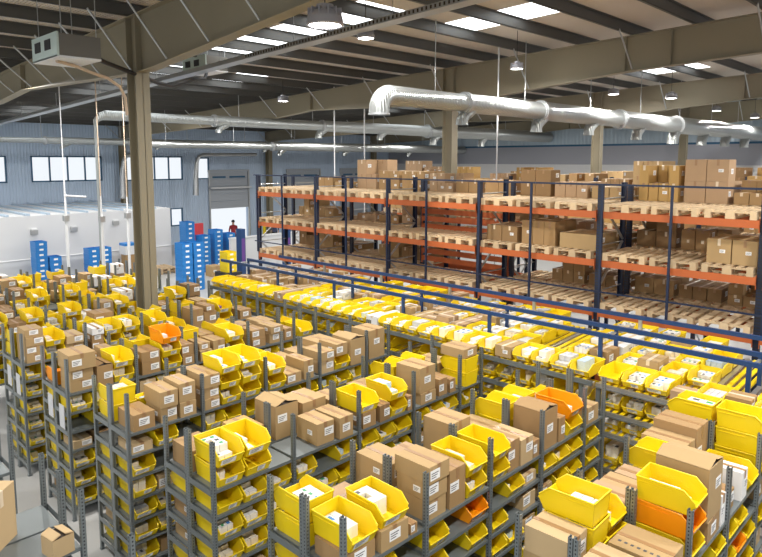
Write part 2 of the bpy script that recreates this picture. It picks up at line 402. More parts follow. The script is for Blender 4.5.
# ---- what stands on the top shelves
# stack items, bottom to top: 'b' bin, 'o' orange bin, (dy, dz, colour, style[, dx]) carton
t_, n_, p_, d_, r_, h_ = CB[0], CB[1], CB[2], CB[3], CB[4], CB[5]
TOPS = {
 ('C', 0): [(3.58, [(.36, .16, n_, 0), 'B']), (3.98, [(.36, .20, t_, 0), 'B']), (4.24, [(.1, .1, n_, 0)]),
            (4.60, [(.30, .20, t_, 0), (.30, .18, t_, 0), (.32, .17, t_, 0)]), (4.91, [(.26, .40, n_, 0)]), (5.21, ['B', 'B']),
            (5.62, ['B', 'B']), (5.92, [(.24, .34, n_, 0)]), (6.19, [(.26, .30, p_, 0)]), (6.42, [(.14, .20, n_, 0)]),
            (6.72, [(.36, .50, n_, 1)]), (7.00, [(.16, .3, n_, 0)]), (7.32, ['b', 'O']), (7.82, [(.3, .22, t_, 0)])],
 ('C', 1): [(3.55, ['B', 'B']), (4.0, [(.5, .16, r_, 0)]), (4.55, [(.34, .20, t_, 0), (.34, .20, t_, 0)]), (4.87, [(.24, .28, r_, 0)]), (5.12, [(.22, .26, r_, 0)]),
            (5.48, [(.42, .50, t_, 0)]), (5.95, [(.36, .14, r_, 0)]), (6.35, [(.34, .22, t_, 0)]), (6.75, ['b', 'b']), (7.1, ['B', 'b']), (7.45, [(.30, .3, t_, 0)]), (7.85, ['b'])],
 ('B', 0): [(3.57, ['b', 'B']), (3.90, ['b', 'B']), (4.22, ['b', (.26, .22, r_, 1)]), (4.93, [(.28, .27, t_, 0)]), (5.22, [(.24, .27, t_, 0)]),
            (5.60, [(.24, .2, n_, 0), 'b']), (5.85, [(.2, .22, d_, 0)]), (6.20, ['b', 'B']), (6.46, [(.1, .2, n_, 0)]), (6.82, [(.34, .16, t_, 0), (.36, .36, t_, 0)]), (7.2, [(.2, .25, n_, 0)]), (7.40, [(.14, .2, n_, 0)]), (7.83, ['y', 'y', (.36, .14, t_, 0)])],
 ('B', 1): [(3.58, [(.34, .24, n_, 0)]), (3.95, [(.30, .16, t_, 0)]), (4.30, [(.32, .26, h_, 0)]), (4.72, [(.36, .44, t_, 1)]), (5.15, [(.40, .36, t_, 0)]), (5.58, [(.34, .24, t_, 0)]),
            (6.00, [(.42, .16, p_, 1)]), (6.45, [(.42, .22, t_, 0)]), (6.82, ['b', 'b']), (7.2, ['B', 'b']), (7.82, [(.36, .26, t_, 0)])],
 ('A', 0): [(3.57, [(.30, .22, n_, 0)]), (3.92, [(.24, .2, t_, 0), (.26, .22, t_, 0)]), (4.19, [(.25, .2, t_, 0), (.25, .26, t_, 0)]), (4.48, [(.24, .15, t_, 0), (.24, .15, t_, 0), (.26, .18, t_, 0)]),
            (4.83, ['b', 'b', 'B']), (5.16, ['b', 'b', 'B']), (5.66, ['b', 'B']), (6.0, [(.28, .16, t_, 0)]), (6.28, [(.2, .3, t_, 0)]),
            (6.65, [(.3, .2, p_, 0), (.3, .15, t_, 0)]), (6.95, ['b', (.26, .2, t_, 0)]), (7.3, [(.34, .46, t_, 1)]), (7.82, [(.4, .5, t_, 0)])],
 ('A', 1): [(3.55, ['b', 'b']), (3.9, ['B']), (4.25, ['B', 'b']), (4.7, [(.34, .2, n_, 0), (.34, .14, t_, 0)]), (5.1, ['B']), (5.5, ['y', 'B']), (5.9, [(.3, .2, t_, 0)]), (6.25, [(.34, .2, t_, 0)]), (6.65, [(.38, .22, t_, 0)]), (7.1, [(.42, .34, t_, 0)]), (7.8, [(.4, .2, t_, 1)])],
 ('Z', 0): [(3.60, [(.34, .16, t_, 0), (.34, .17, t_, 0), (.4, .24, t_, 0)]), (3.96, [(.25, .34, n_, 1)]), (4.28, ['b', 'B']), (4.66, [(.32, .20, n_, 0), (.32, .17, n_, 0)]), (5.02, ['b', 'b', 'O']),
            (5.33, [(.22, .16, n_, 0), (.22, .18, n_, 0)]), (5.64, [(.24, .18, t_, 0), (.22, .12, t_, 0)]), (5.92, [(.24, .3, t_, 0)]), (6.25, ['b', 'B']), (6.75, [(.3, .16, n_, 0), (.3, .16, n_, 0)]), (7.15, [(.3, .18, t_, 0), (.28, .14, t_, 0)]), (7.45, [(.2, .22, n_, 0)]), (7.85, ['b'])],
 ('Z', 1): [(3.55, ['O']), (3.95, ['B', (.24, .16, n_, 0)]), (4.35, [(.3, .22, t_, 0), (.2, .16, t_, 0)]), (4.75, ['B', 'b']), (5.15, ['B']), (5.6, ['b', 'B']), (6.0, [(.3, .3, t_, 0)]), (6.4, ['B', 'b']), (6.8, [(.34, .3, t_, 0)]), (7.3, [(.36, .3, t_, 0)]), (7.8, ['b'])],
 ('Y', 0): [(3.57, [(.3, .14, t_, 0), (.3, .14, t_, 0), (.3, .15, t_, 0), (.3, .13, t_, 0)]), (3.93, ['b', 'B']), (4.28, [(.32, .2, t_, 0), (.3, .14, p_, 0)]), (4.64, [(.22, .14, n_, 0), (.22, .13, n_, 0), (.22, .12, WHC, 0)]), (5.0, ['b', 'B']),
            (5.38, ['b', 'B']), (5.8, ['b', 'B']), (6.2, ['B']), (6.6, [(.26, .4, n_, 0)]), (6.95, [(.3, .3, n_, 0), (.2, .12, n_, 0)]), (7.3, ['b', 'B']), (7.8, [(.3, .2, n_, 0)])],
}
SIDEN = ('aisle side', 'behind')
def stack(row, side, y, items, si, zc=Z_TOP, rn=None, Xf=None):
    x = (Xf - .262) if side == 0 else (Xf - .782)
    z = zc + .001
    for q, it in enumerate(items):
        pos = 'alone' if len(items) == 1 else ('topmost' if q == len(items) - 1 else ('lowest' if q == 0 else ('second up' if q == 1 else 'third up')))
        where = 'atop %s, %s, %s stack, %s' % (rn, SIDEN[side], ORD[si], pos)
        if isinstance(it, str):
            m = ORG if it in 'oO' else YEL
            put_bin(x + (.01 if side == 0 else -.01), y, z, (0 if side == 0 else pi) + (pi if it == 'y' else 0) + rng.uniform(-.03, .03), m, where, 1.0 if it in 'BO' else (.6 if q == len(items) - 1 else .4), .215)
            z += .219
        else:
            dy, dz, m, st = it[:4]; dx = it[4] if len(it) > 4 else rng.choice((.40, .44, .47))
            style = st if q == len(items) - 1 else 0
            put_carton(x + rng.uniform(0, .02), y, z, dx, dy - .012, dz, m, where, rz=rng.uniform(-.02, .02), style=style, tape=0)
            z += dz + .003
def settle(lst):
    # keep the stacks of each bay clear of one another and of the uprights
    out = []
    for bi in range(5):
        a, c = YP[bi] + .024, YP[bi + 1] - .024
        L = [[y, list(items)] for y, items in lst if YP[bi] <= y < YP[bi + 1]]
        def W(items): return max([.346 if isinstance(i, str) else i[0] for i in items])
        while L and sum(W(i) for _, i in L) > c - a:
            room = c - a - sum(W(i) for _, i in L if any(isinstance(q, str) for q in i)); cw = sum(W(i) for _, i in L if not any(isinstance(q, str) for q in i))
            if cw and room / cw > .72:
                f = room / cw * .999
                for e in L:
                    if not any(isinstance(q, str) for q in e[1]): e[1] = [(q[0] * f,) + tuple(q[1:]) for q in e[1]]
                break
            L.pop()
        end = a
        for e in L: e[0] = max(e[0], end + W(e[1]) / 2); end = e[0] + W(e[1]) / 2
        end = c
        for e in reversed(L): e[0] = min(e[0], end - W(e[1]) / 2); end = e[0] - W(e[1]) / 2
        out += [(y, it) for y, it in L]
    return out
for (k, side), lst in TOPS.items():
    lst = settle(lst)
    for si, (y, items) in enumerate(lst): stack(k, side, y, items, si, rn=ROWS[k][1], Xf=ROWS[k][0])
# row D, the nearest on the right, lengthwise boxes
D0 = [(4.60, ['b', (.32, .14, p_, 0)]), (5.12, [(.40, .28, t_, 2)]), (5.65, ['b', 'O', 'B']), (6.10, [(.36, .20, n_, 0), (.38, .52, t_, 1)]), (6.39, [(.14, .3, WHC, 0)]), (6.72, [(.22, .2, n_, 0)]), (7.05, [(.2, .3, WHC, 0)]), (7.35, ['b']), (7.84, ['b', 'b', 'B'])]
D1 = [(3.60, [(.36, .3, t_, 0), (.4, .1, t_, 0)]), (4.08, [(.3, .2, t_, 0)]), (4.62, [(.38, .22, t_, 0), (.40, .22, p_, 0)]), (4.97, ['b', 'b', 'B']), (5.29, ['b', 'y']), (5.62, [(.28, .34, r_, 0)]), (5.94, [(.30, .30, t_, 0)]), (6.26, [(.26, .28, r_, 0)]), (6.62, ['b', 'b']), (6.96, [(.30, .44, t_, 0)]), (7.30, [(.38, .54, n_, 0)]), (7.84, ['b', 'b', 'B'])]
for si, (y, it) in enumerate(settle(D0)): stack('D', 0, y, it, si, rn=ROWS['D'][1], Xf=-1.67)
for si, (y, it) in enumerate(settle(D1)): stack('D', 1, y, it, si, rn=ROWS['D'][1], Xf=-1.67)
# remaining top shelves, mixed
for key in ('Y', 'W', 'V', 'U'):
    for side in (0, 1):
        if (key, side) in TOPS: continue
        y = 3.53; lst = []
        while y < 8.0:
            r = rng.random()
            if r < .46: items = ['b'] * rng.choice((0, 1, 1)) + ['B']; w = .36
            elif r < .92:
                dy = rng.choice((.24, .28, .32, .36)); items = [(dy, rng.choice((.14, .18, .22, .26)), rng.choice((t_, t_, n_, d_, WHC)), 0) for _ in range(rng.choice((1, 1, 2, 2)))]; w = dy + .02
            else: y += .25; continue
            lst.append((y, items)); y += w
        for si, (y, items) in enumerate(settle(lst)): stack(key, side, y, items, si, rn=ROWS[key][1], Xf=ROWS[key][0])

# ------------------------------------------------------------ near shelving at the bottom left corner
NEAR = [('A', -7.67, 'grey steel shelving cut off at the left edge of the picture'), ('B', -5.67, 'near grey shelving with an empty blue-grey top, bottom left corner'), ('C', -3.67, 'near grey shelving with only an upright tip showing, bottom edge')]
for k, Xf, lb in NEAR:
    t = thing('shelving_rack', lb, 'shelving', T(Xf, 0, 0), 'steel shelving racks')
    for y in (2.03, .98, -.07):
        for x in (-.022, -.50, -.545, -1.02): obj('upright', upright_mb(2.5), t, T(x, y, 0))
    for z in levels(7):
        for yc in (1.505, .455):
            for xs in (-.262, -.782): obj('shelf', shelf_mb(.49, 1.01), t, T(xs, yc, z))
        for xs in (-.262, -.782): obj('side_band', band_mb(.45, .055), t, T(xs, 2.054, z))
b = carton_mb(.20, .19, .19, p_, 0, 1)
thing('carton', 'small pale carton with raised flap on the empty shelf, bottom left', 'box', T(-5.76, 1.84, Z_TOP + .001, .15), mb=b)
b = carton_mb(.46, .40, .52, p_, 1, 0)
thing('carton', 'tall pale carton cut by the left edge in the bottom corner', 'box', T(-6.34, 1.37, Z_TOP + .001, R(44.2)), mb=b)

# ------------------------------------------------------------ carton-flow rack behind the rows
TW = .028; FY = 8.45; FZ = 2.27; SLOPE = .045
def fz(y): return FZ + (y - FY) * SLOPE
for fi, (x0, x1) in enumerate(((-14.3, -4.03), (-3.97, .35))):
    t = thing('flow_rack', 'blue railed flow rack of yellow bins, ' + ('long left length' if fi == 0 else 'right length cut by picture edge'), 'flow rack', T(0, 0, 0), 'flow racks')
    for li, (dz, dep) in enumerate(((0, 2.35), (-.38, 1.0), (-.68, 1.0), (-1.2, 1.0))):
        b = MB(); b.box(x0, x1, FY - .02, FY + .02, FZ + dz - .07, FZ + dz, GALV if fi else STEEL); b.box(x0, x1, FY - .03, FY - .02, FZ + dz - .06, FZ + dz - .05, STEEL)
        obj('front_beam', b, t)
        b = MB(); n = int((x1 - x0) / .108)
        for i in range(n):
            x = x0 + .05 + i * (x1 - x0 - .08) / n
            b.add([(x - TW, FY + .02, FZ + dz - .02), (x + TW, FY + .02, FZ + dz - .02), (x + TW, FY + dep, FZ + dz - .02 + dep * SLOPE), (x - TW, FY + dep, FZ + dz - .02 + dep * SLOPE),
                   (x - TW, FY + .02, FZ + dz), (x + TW, FY + .02, FZ + dz), (x + TW, FY + dep, FZ + dz + dep * SLOPE), (x - TW, FY + dep, FZ + dz + dep * SLOPE)],
                  [(0, 3, 2, 1), (4, 5, 6, 7), (0, 1, 5, 4), (1, 2, 6, 5), (2, 3, 7, 6), (3, 0, 4, 7)], YEL if i % 4 else GALV)
        obj('roller_deck', b, t, label='yellow and grey roller tracks')
        if dz == 0:
            b = MB(); b.box(x0, x1, FY + dep - .02, FY + dep + .02, fz(FY + dep) - .09, fz(FY + dep) - .02, STEEL); obj('rear_beam', b, t)
    xs = [-14.2 + 2 * i for i in range(8)]
    for x in [q for q in xs if x0 - .05 <= q <= x1 + .05] + ([x0 + .03] if fi else []):
        b = MB(); b.box(-.03, .03, -.02, .02, 0, FZ - .02, STEEL); obj('upright', b, t, T(x, FY + .02, 0))
        obj('upright', b, t, T(x, FY + 2.3, 0))
    for y, m, lb in ((9.03, RAIL, None), (9.57, RAIL, None), (10.48, RAIL, None)):
        xa = {9.03: -14.6, 9.57: -14.2, 10.48: -14.05}[y] if fi == 0 else x0
        xb = x1 if fi else x1 + .06
        b = MB(); b.box(xa, xb, y - .025, y + .025, 2.77, 2.835, m); obj('guard_rail', b, t)
        for x in [-14.17 + 1.995 * i for i in range(8)]:
            if not (xa <= x + .1 and x <= xb): continue
            if fi == 1 and x < x0: continue
            b = MB(); mm = GALV if y > 10 else RAIL
            b.box(-.028, .028, -.02, .02, 2.38, 2.78, mm); obj('rail_post', b, t, T(x, y, 0))
            if y < 10:
                b = MB(); b.box(-.02, .02, -.015, .015, 0, .46, GALV); obj('cross_arm', b, t, T(x + (.05 if y > 9.1 else 0), y + .03, 2.74) @ Matrix.Rotation(-pi / 2, 4, 'X'))
# lanes of goods
LN = 0
x = -14.05; li = 0
while x < .2:
    if -4.2 < x < -3.75: x = -3.8
    fi = 0 if x < -4 else 1
    y = FY + .02
    r = rng.random(); rep = 0
    side = 'left' if fi == 0 else 'right'
    n = 0
    kind = rng.choices('bclwe', (3.9, 1.6, 2.5, 1.0, 1.3))[0]
    if x > -2.7: kind = 'e'
    while y < 10.55 and n < 6:
        k = kind if rng.random() < .75 else rng.choice('bc')
        if n == 0 and rng.random() < .75: k = 'b'
        if n > 0 and kind == 'e': break
        if k == 'e': k = 'b'
        wk = {'b': .5, 'c': .42, 'l': .62, 'w': .4}[k]
        if any(abs(x + 14.17 - 1.995 * q) < .19 for q in range(8)):
            for ry in (9.03, 9.57, 10.48):
                if y < ry + .03 and y + wk + .02 > ry - .03:
                    if k == 'b' and ry - y > .36 + .1: k = 'c'
                    y = ry + .035
        near_rail = any(y < q - .03 < y + .56 for q in ())
        where = 'in lane %s from left of the %s flow rack, %s from front' % (('the %s' % ORD[li if fi == 0 else li - LN]), side, ORD[n])
        where = where.replace('in lane the ', 'in ').replace(' from left of the ', ' lane of ').replace(' flow rack', ' flow rack')
        if k == 'b':
            w = .5; put_bin(x + .0, y + .25, fz(y + .25) + .014, -pi / 2 + rng.uniform(-.02, .02), ORG if rng.random() < .01 else YEL, where, .9, .17)
        elif k == 'c':
            w = rng.choice((.3, .42)); put_carton(x, y + w / 2, fz(y + w / 2) + .012, .29, w - .01, rng.choice((.12, .18, .22, .26)), rng.choice((t_, n_, r_)), where, rz=rng.uniform(-.02, .02), tape=1)
        elif k == 'l':
            w = .62; put_carton(x, y + w / 2, fz(y + w / 2) + .014, .27, w - .01, rng.choice((.12, .15, .18)), rng.choice((t_, r_, r_)), where, rz=rng.uniform(-.015, .015), tape=1)
        else:
            w = .4; put_carton(x, y + w / 2, fz(y + w / 2) + .012, .29, w - .01, rng.choice((.1, .16)), WHC, where, rz=rng.uniform(-.02, .02), tape=1)
        y += w + .015; n += 1
        if rng.random() < .04: y += .3
    for dz, nm in ((-.38, 'second'), (-.68, 'third'), (-1.2, 'fourth')):
        if rng.random() < .9:
            put_bin(x, FY + .31, FZ + dz + .030, -pi / 2, YEL, '%s level, %s lane of %s flow rack' % (nm, ORD[li if fi == 0 else li - LN], side), .8, .17)
    x += .327; li += 1
    if x < -3.8: LN = li

# ------------------------------------------------------------ pallet racks
XU = [-16.85, -14.05, -11.25, -8.43, -5.6, -2.8, 0., 2.8]
ZB = [4.42, 3.48, 2.50, 1.2]
def rack_frame_mb(h, d, hi):
    k = ('rf', h, d)
    if k in CACHE: return CACHE[k]
    CACHE[k] = (MB(), MB())
    p, br = CACHE[k]
    for y in (.0, d):
        s = 1 if y == 0 else -1
        p.box(-.05, .05, y - .004 if s > 0 else y - .006, y + .006 if s > 0 else y + .004, 0, h, NAVY)
        p.box(-.05, -.044, min(y, y + s * .07), max(y, y + s * .07), 0, h, NAVY); p.box(.044, .05, min(y, y + s * .07), max(y, y + s * .07), 0, h, NAVY)
        p.box(-.07, .07, y - .06, y + .06, 0, .01, NAVYP)
    z = .2; f = 0
    while z + .9 < h:
        a, c = ((.03, d - .03) if f else (d - .03, .03)); br.tube([(0, a, z), (0, c, z + .85)], .026, GALV, 6); z += .9; f ^= 1
        br.tube([(0, .03, z - .05), (0, d - .03, z - .05)], .015, GALV, 6)
    return CACHE[k]
RACKS = [(11.8, 1, 'front rack', 4.95), (13.15, 2, 'second rack', 4.9), (17.4, 3, 'third rack', 4.9), (21.4, 4, 'farthest rack', 4.9)]
for Y0, ri, rn, uh in RACKS:
    xs = XU if ri < 3 else [q + .0 for q in XU[0 if ri < 4 else 1:]] + [5.6]
    t = thing('pallet_rack', {1: 'front blue and orange pallet rack with empty wooden pallets on top', 2: 'blue and orange pallet rack back to back behind the front one', 3: 'blue and orange pallet rack across the next aisle', 4: 'farthest blue and orange pallet rack near the back wall'}[ri], 'pallet rack', T(0, Y0, 0), 'pallet racks')
    for x in xs:
        p, br = rack_frame_mb(uh, 1.1, 0)
        f = obj('upright_frame', p, t, T(x, 0, 0)); obj('diagonal_brace', br, f)
    for z in ZB:
        if ri > 2 and z < 2: continue
        for i in range(len(xs) - 1):
            b = CACHE.setdefault(('beam', round(xs[i + 1] - xs[i], 3)), MB())
            w = xs[i + 1] - xs[i] - .1
            if not b.v: b.box(-w / 2, w / 2, -.05, -.005, -.13, 0, RED); b.box(-w / 2, -w / 2 + .006, -.055, .0, -.2, .03, RED); b.box(w / 2 - .006, w / 2, -.055, 0, -.2, .03, RED)
            obj('beam', b, t, T((xs[i] + xs[i + 1]) / 2, 0, z)); obj('beam', b, t, T((xs[i] + xs[i + 1]) / 2, 1.1, z, pi))
    if ri == 2:
        for i in range(7):
            z = 2.86 + i * .2 + (.06 if i > 3 else 0)
            b = CACHE[('beam', round(XU[3] - XU[2], 3))] ; obj('beam', b, t, T((XU[2] + XU[3]) / 2, -.02, z))
    # pallets and their loads
    for i in range(len(xs) - 1):
        for zi, z in enumerate(ZB):
            if zi == 3 and ri > 1: continue
            for k in range(3):
                x = xs[i] + .05 + .45 + .9 * k + .0
                if x > 3.2: continue
                lev = ('top', 'middle', 'lower', 'bottom')[zi]
                pn = ('left', 'middle', 'right')[k]
                wh = '%s pallet, %s bay, %s level, %s' % (pn, ORD[i], lev, rn)
                if ri == 2 and i == 2 and zi in (1, 2): continue
                if rng.random() < .97 or ri == 1:
                    cand('pallet', 'pallet', 'wooden %s' % wh, pallet_mb(WOOD if rng.random() < .7 else WOODD), T(x, Y0 + .55, z + .001, rng.uniform(-.02, .02)), (), 'wooden pallets in the racks')
                zz = z + .146
                load = None
                if ri == 1:
                    if zi == 0: load = None
                    elif zi == 1:
                        load = {(3, 0): (2, .34, d_, 1), (3, 1): (3, .5, n_, 1), (3, 2): (1, .3, t_, 1), (4, 2): (2, .42, t_, 1), (5, 0): (2, .36, n_, 1), (0, 2): None, (5, 1): (2, .3, t_, 1)}.get((i, k))
                    elif zi == 2: load = None
                    elif rng.random() < .4: load = (2, .3, t_, 1)
                elif ri == 2:
                    if zi == 0:
                        load = {(0, 1): (2, .3, n_, 1), (0, 2): (2, .17, t_, 1), (1, 0): (2, .42, r_, 2), (1, 1): (2, .26, n_, 2), (1, 2): (3, .26, n_, 2), (2, 0): (3, .24, r_, 2), (2, 1): (2, .34, n_, 1), (2, 2): (2, .34, n_, 1), (3, 0): (2, .3, d_, 2), (3, 1): (3, .34, r_, 1), (3, 2): (2, .25, t_, 1), (4, 0): (4, .36, h_, 2), (4, 1): (2, .42, r_, 2), (4, 2): (3, .22, n_, 2), (5, 0): (3, .3, n_, 1), (5, 1): (3, .3, t_, 2)}.get((i, k), (2, .25, t_, 1))
                        if i == 0 and k < 1: load = None
                    elif rng.random() < .86: load = (rng.choice((2, 2, 3)), rng.choice((.2, .26, .32)), rng.choice((t_, n_, r_, d_)), rng.choice((1, 1, 2)))
                else:
                    if rng.random() < .9: load = (rng.choice((2, 3)), rng.choice((.22, .3, .4)), rng.choice((t_, n_, r_, d_, h_)), rng.choice((1, 2, 2)))
                if load:
                    nx, hz, cm, nzz = load
                    wdt = .8 / nx; ny = 2
                    for iz in range(nzz):
                        for ix in range(nx):
                            for iy in range(ny):
                                if iz == nzz - 1 and nzz > 1 and rng.random() < .25: continue
                                put_carton(x - .4 + wdt * (ix + .5), Y0 + .12 + .28 + iy * .46, zz + iz * (hz + .003), wdt - .014, .44, hz, cm,
                                           '%s, %s tier, %s' % (('front' if iy == 0 else 'rear') + ' ' + (('only',) if nx == 1 else ('left', 'right') if nx == 2 else ('left', 'middle', 'right') if nx == 3 else ('left', 'second', 'third', 'right'))[ix], ORD[iz], wh),
                                           rz=rng.uniform(-.02, .02), tape=rng.choice((0, 1)), label=iy == 0, fmt='%s carton, %s')
# guard frame standing along the front of the front rack
t = thing('safety_barrier', 'thin dark blue post and rail barrier along the front pallet rack', 'barrier', T(0, 11.68, 0))
b = MB(); b.box(-16.9, 2.8, -.015, .015, 4.92, 4.955, NAVYP); obj('top_rail', b, t)
b = MB(); b.box(-16.9, 2.8, -.012, .012, 2.86, 2.89, NAVYP); obj('bottom_rail', b, t)
for i in range(len(XU) - 1):
    for s in (.0, .5):
        x = XU[i] + (XU[i + 1] - XU[i]) * s + (.1 if s == 0 else -.02)
        b = MB(); b.box(-.02, .02, -.02, .02, 2.55, 4.93, NAVYP); obj('post', b, t, T(x, .0, 0))

# ------------------------------------------------------------ building
b = MB(); b.box(-38.2, 14, -12, 40.2, -.1, 0, FLOOR); struct('floor', b)
def zr(x): return 8.65 + .04 * (x + 12)
def roofplate(x0, x1, y0, y1, m, name, up=.0):
    b = MB(); b.add([(x0, y0, zr(x0) + up), (x1, y0, zr(x1) + up), (x1, y1, zr(x1) + up), (x0, y1, zr(x0) + up), (x0, y0, zr(x0) + up + .08), (x1, y0, zr(x1) + up + .08), (x1, y1, zr(x1) + up + .08), (x0, y1, zr(x0) + up + .08)],
          [(0, 1, 2, 3), (7, 6, 5, 4), (0, 4, 5, 1), (1, 5, 6, 2), (2, 6, 7, 3), (3, 7, 4, 0)], m)
    return b
b = MB()
ycuts = [(-12, 9.7), (11.35, 12.7), (14.0, 24.4), (25.9, 40.2)]
for y0, y1 in ycuts:
    q = roofplate(-38.2, 14, y0, y1, ROOF, 'x'); b.add(q.v, q.f, ROOF)
SK = {(9.7, 11.35): [(-34, -30), (-26, -10.0), (0, 3)], (12.7, 14.0): [(-10.6, -7.6), (-22, -19)], (24.4, 25.9): [(-10.4, -8.2), (-24, -21)]}
sk = MB()
for (y0, y1), segs in SK.items():
    cur = -38.2
    for a, c in sorted(segs):
        q = roofplate(cur, a, y0, y1, ROOF, 'x'); b.add(q.v, q.f, ROOF); cur = c
    q = roofplate(cur, 14, y0, y1, ROOF, 'x'); b.add(q.v, q.f, ROOF)
struct('ceiling', b)
wi = 10
for (y0, y1), segs in SK.items():
    for a, c in segs:
        struct('window_%d' % wi, roofplate(a, c, y0, y1, SKYL, 's', .01)); wi += 1
# purlins: one roof member each
x = -37.6; k = 0
while x < 9:
    b = MB(); z = zr(x)
    b.box(x - .005, x + .005, -9, 40, z - .25, z, PURL); b.box(x - .07, x + .005, -9, 40, z - .25, z - .24, PURL); b.box(x - .005, x + .07, -9, 40, z - .012, z, PURL)
    struct('trim_%d' % (100 + k), b); x += 1.52; k += 1
# girders (portal frames) with stiffeners and fly braces, and columns
GX = [(-38, 6.55), (-36, 6.75), (-22.6, 7.15), (-20.14, 7.36), (-13.7, 7.20), (-12.7, 7.20), (-7.4, 7.68), (0, 8.0), (9, 8.2), (14, 8.1)]
def ztop(x): return zr(x) - .25
gi = 0
for gy in (-4.2, 6.3, 16.8, 27.3, 37.8):
    g = MB(); w = .006
    xsn = [p[0] for p in GX]
    for i in range(len(GX) - 1):
        (x0, z0), (x1, z1) = GX[i], GX[i + 1]
        g.prism([(x0, z0), (x1, z1), (x1, ztop(x1)), (x0, ztop(x0))], gy - w, gy + w, GIRD)
        g.prism([(x0, z0), (x1, z1), (x1, z1 + .018), (x0, z0 + .018)], gy - .13, gy + .13, GIRD)
        g.prism([(x0, ztop(x0) - .018), (x1, ztop(x1) - .018), (x1, ztop(x1)), (x0, ztop(x0))], gy - .13, gy + .13, GIRD)
    for x, zb in ((-20.14, 7.36), (-13.42, 7.21), (-13.0, 7.21), (-7.4, 7.68), (0, 8.0), (-6.25, 7.75)):
        g.box(x - .012, x + .012, gy - .13, gy + .13, zb, ztop(x), GIRD)
    st = struct('trim_%d' % (1 + gi), g)
    # fly braces
    xx = -37.6; kk = 0
    while xx < 9:
        if kk % 2 == 0 or gy == 6.3:
            zb = None
            for i in range(len(GX) - 1):
                if GX[i][0] <= xx <= GX[i + 1][0]:
                    tt = (xx - GX[i][0]) / (GX[i + 1][0] - GX[i][0]); zb = GX[i][1] * (1 - tt) + GX[i + 1][1] * tt
            if zb:
                fb = MB(); fb.tube([(xx, gy - .95, zr(xx) - .22), (xx, gy - .1, zb + .05)], .022, GALV, 6)
                obj('fly_brace', fb, st)
        xx += 1.52; kk += 1
    gi += 1
    for cx in ((-13.2,) if gy > 0 else ()):
        c = MB(); zt = 7.2
        c.box(cx - .20, cx - .184, gy - .15, gy + .15, 0, zt, GIRD); c.box(cx + .184, cx + .20, gy - .15, gy + .15, 0, zt, GIRD); c.box(cx - .2, cx + .2, gy - .006, gy + .006, 0, zt, GIRD)
        c.box(cx - .26, cx + .26, gy - .2, gy + .2, 0, .03, GIRD)
        struct('trim_%d' % (40 + gi), c)
    c = MB(); cx = -37.6
    c.box(cx - .20, cx - .184, gy - .15, gy + .15, 0, 6.6, GIRD); c.box(cx + .184, cx + .20, gy - .15, gy + .15, 0, 6.6, GIRD); c.box(cx - .2, cx + .2, gy - .006, gy + .006, 0, 6.6, GIRD)
    struct('trim_%d' % (60 + gi), c)
# left wall (x = -38) with real openings
OPEN = [(6.0, 10.7, 4.2, 5.62, 1), (11.9, 15.7, 4.2, 5.62, 2), (17.06, 20.84, 4.15, 5.62, 3), (21.8, 22.75, 4.15, 5.55, 4), (19.9, 20.75, 1.2, 2.35, 5), (22.75, 25.7, 0, 2.15, 0), (-2, 3.5, 4.2, 5.62, 6)]
ys = sorted(set([-12, 40.2] + [q for o in OPEN for q in o[:2]])); zs = sorted(set([0, 7.6] + [q for o in OPEN for q in o[2:4]]))
b = MB()
for i in range(len(ys) - 1):
    for j in range(len(zs) - 1):
        yc = (ys[i] + ys[i + 1]) / 2; zc = (zs[j] + zs[j + 1]) / 2
        if any(o[0] < yc < o[1] and o[2] < zc < o[3] for o in OPEN): continue
        b.box(-38.2, -38.0, ys[i], ys[i + 1], zs[j], zs[j + 1], WALLB)
struct('wall_left', b)
for y0, y1, z0, z1, k in OPEN:
    if not k: continue
    f = MB(); e = .07
    f.box(-38.06, -37.96, y0, y1, z0, z0 + e, BLUEF); f.box(-38.06, -37.96, y0, y1, z1 - e, z1, BLUEF)
    n = max(1, round((y1 - y0) / .97))
    for i in range(n + 1):
        y = y0 + (y1 - y0) * i / n; y = min(max(y, y0 + e / 2), y1 - e / 2); f.box(-38.06, -37.96, y - e / 2, y + e / 2, z0, z1, BLUEF)
    w = struct('window_%d' % k, f)
    g = MB(); g.box(-38.03, -38.02, y0 + e, y1 - e, z0 + e, z1 - e, GLASS); struct('pane', g, w)
# back wall
b = MB(); b.box(-38.2, 14, 40, 40.2, 0, 5.1, WALLW); b.box(-38.2, 14, 40, 40.2, 5.1, 6.3, WALLG); b.box(-38.2, 14, 40, 40.2, 6.3, 6.42, BLUEF); b.box(-38.2, 14, 40.02, 40.2, 6.42, 9.6, CLER)
struct('wall_back', b)
# dock doors on the left wall: half raised, then closed ones
def dock(y0, y1, zb, k):
    d = MB(); d.box(-37.96, -37.9, y0 - .15, y1 + .15, 4.6, 4.75, DOORG)
    for y in (y0 - .12, y1 + .02): d.box(-37.98, -37.86, y, y + .1, 0, 4.7, GALV)
    r = struct('door_%d' % k, d)
    n = 0; z = zb
    p = MB()
    while z < 4.55:
        p.box(-37.97, -37.93, y0, y1, z, min(z + .5, 4.6) - .015, DOORG); z += .5
    struct('door_panel', p, r)
    q = MB(); q.box(-37.9, -37.6, y0 - .1, y1 + .1, zb + 1.35, zb + 1.45, WHITE); struct('counter_shaft', q, r)
    q = MB(); q.box(-37.96, -37.91, y0 + .2, y0 + 1.2, 4.2, 4.32, BLUEF); q.box(-37.96, -37.91, y0 + 1.5, y1 - .2, 4.2, 4.32, BLUEF); struct('door_light', q, r)
dock(22.75, 25.7, 2.15, 1); dock(29.2, 32.2, .02, 2); dock(34.5, 37.2, .02, 3)
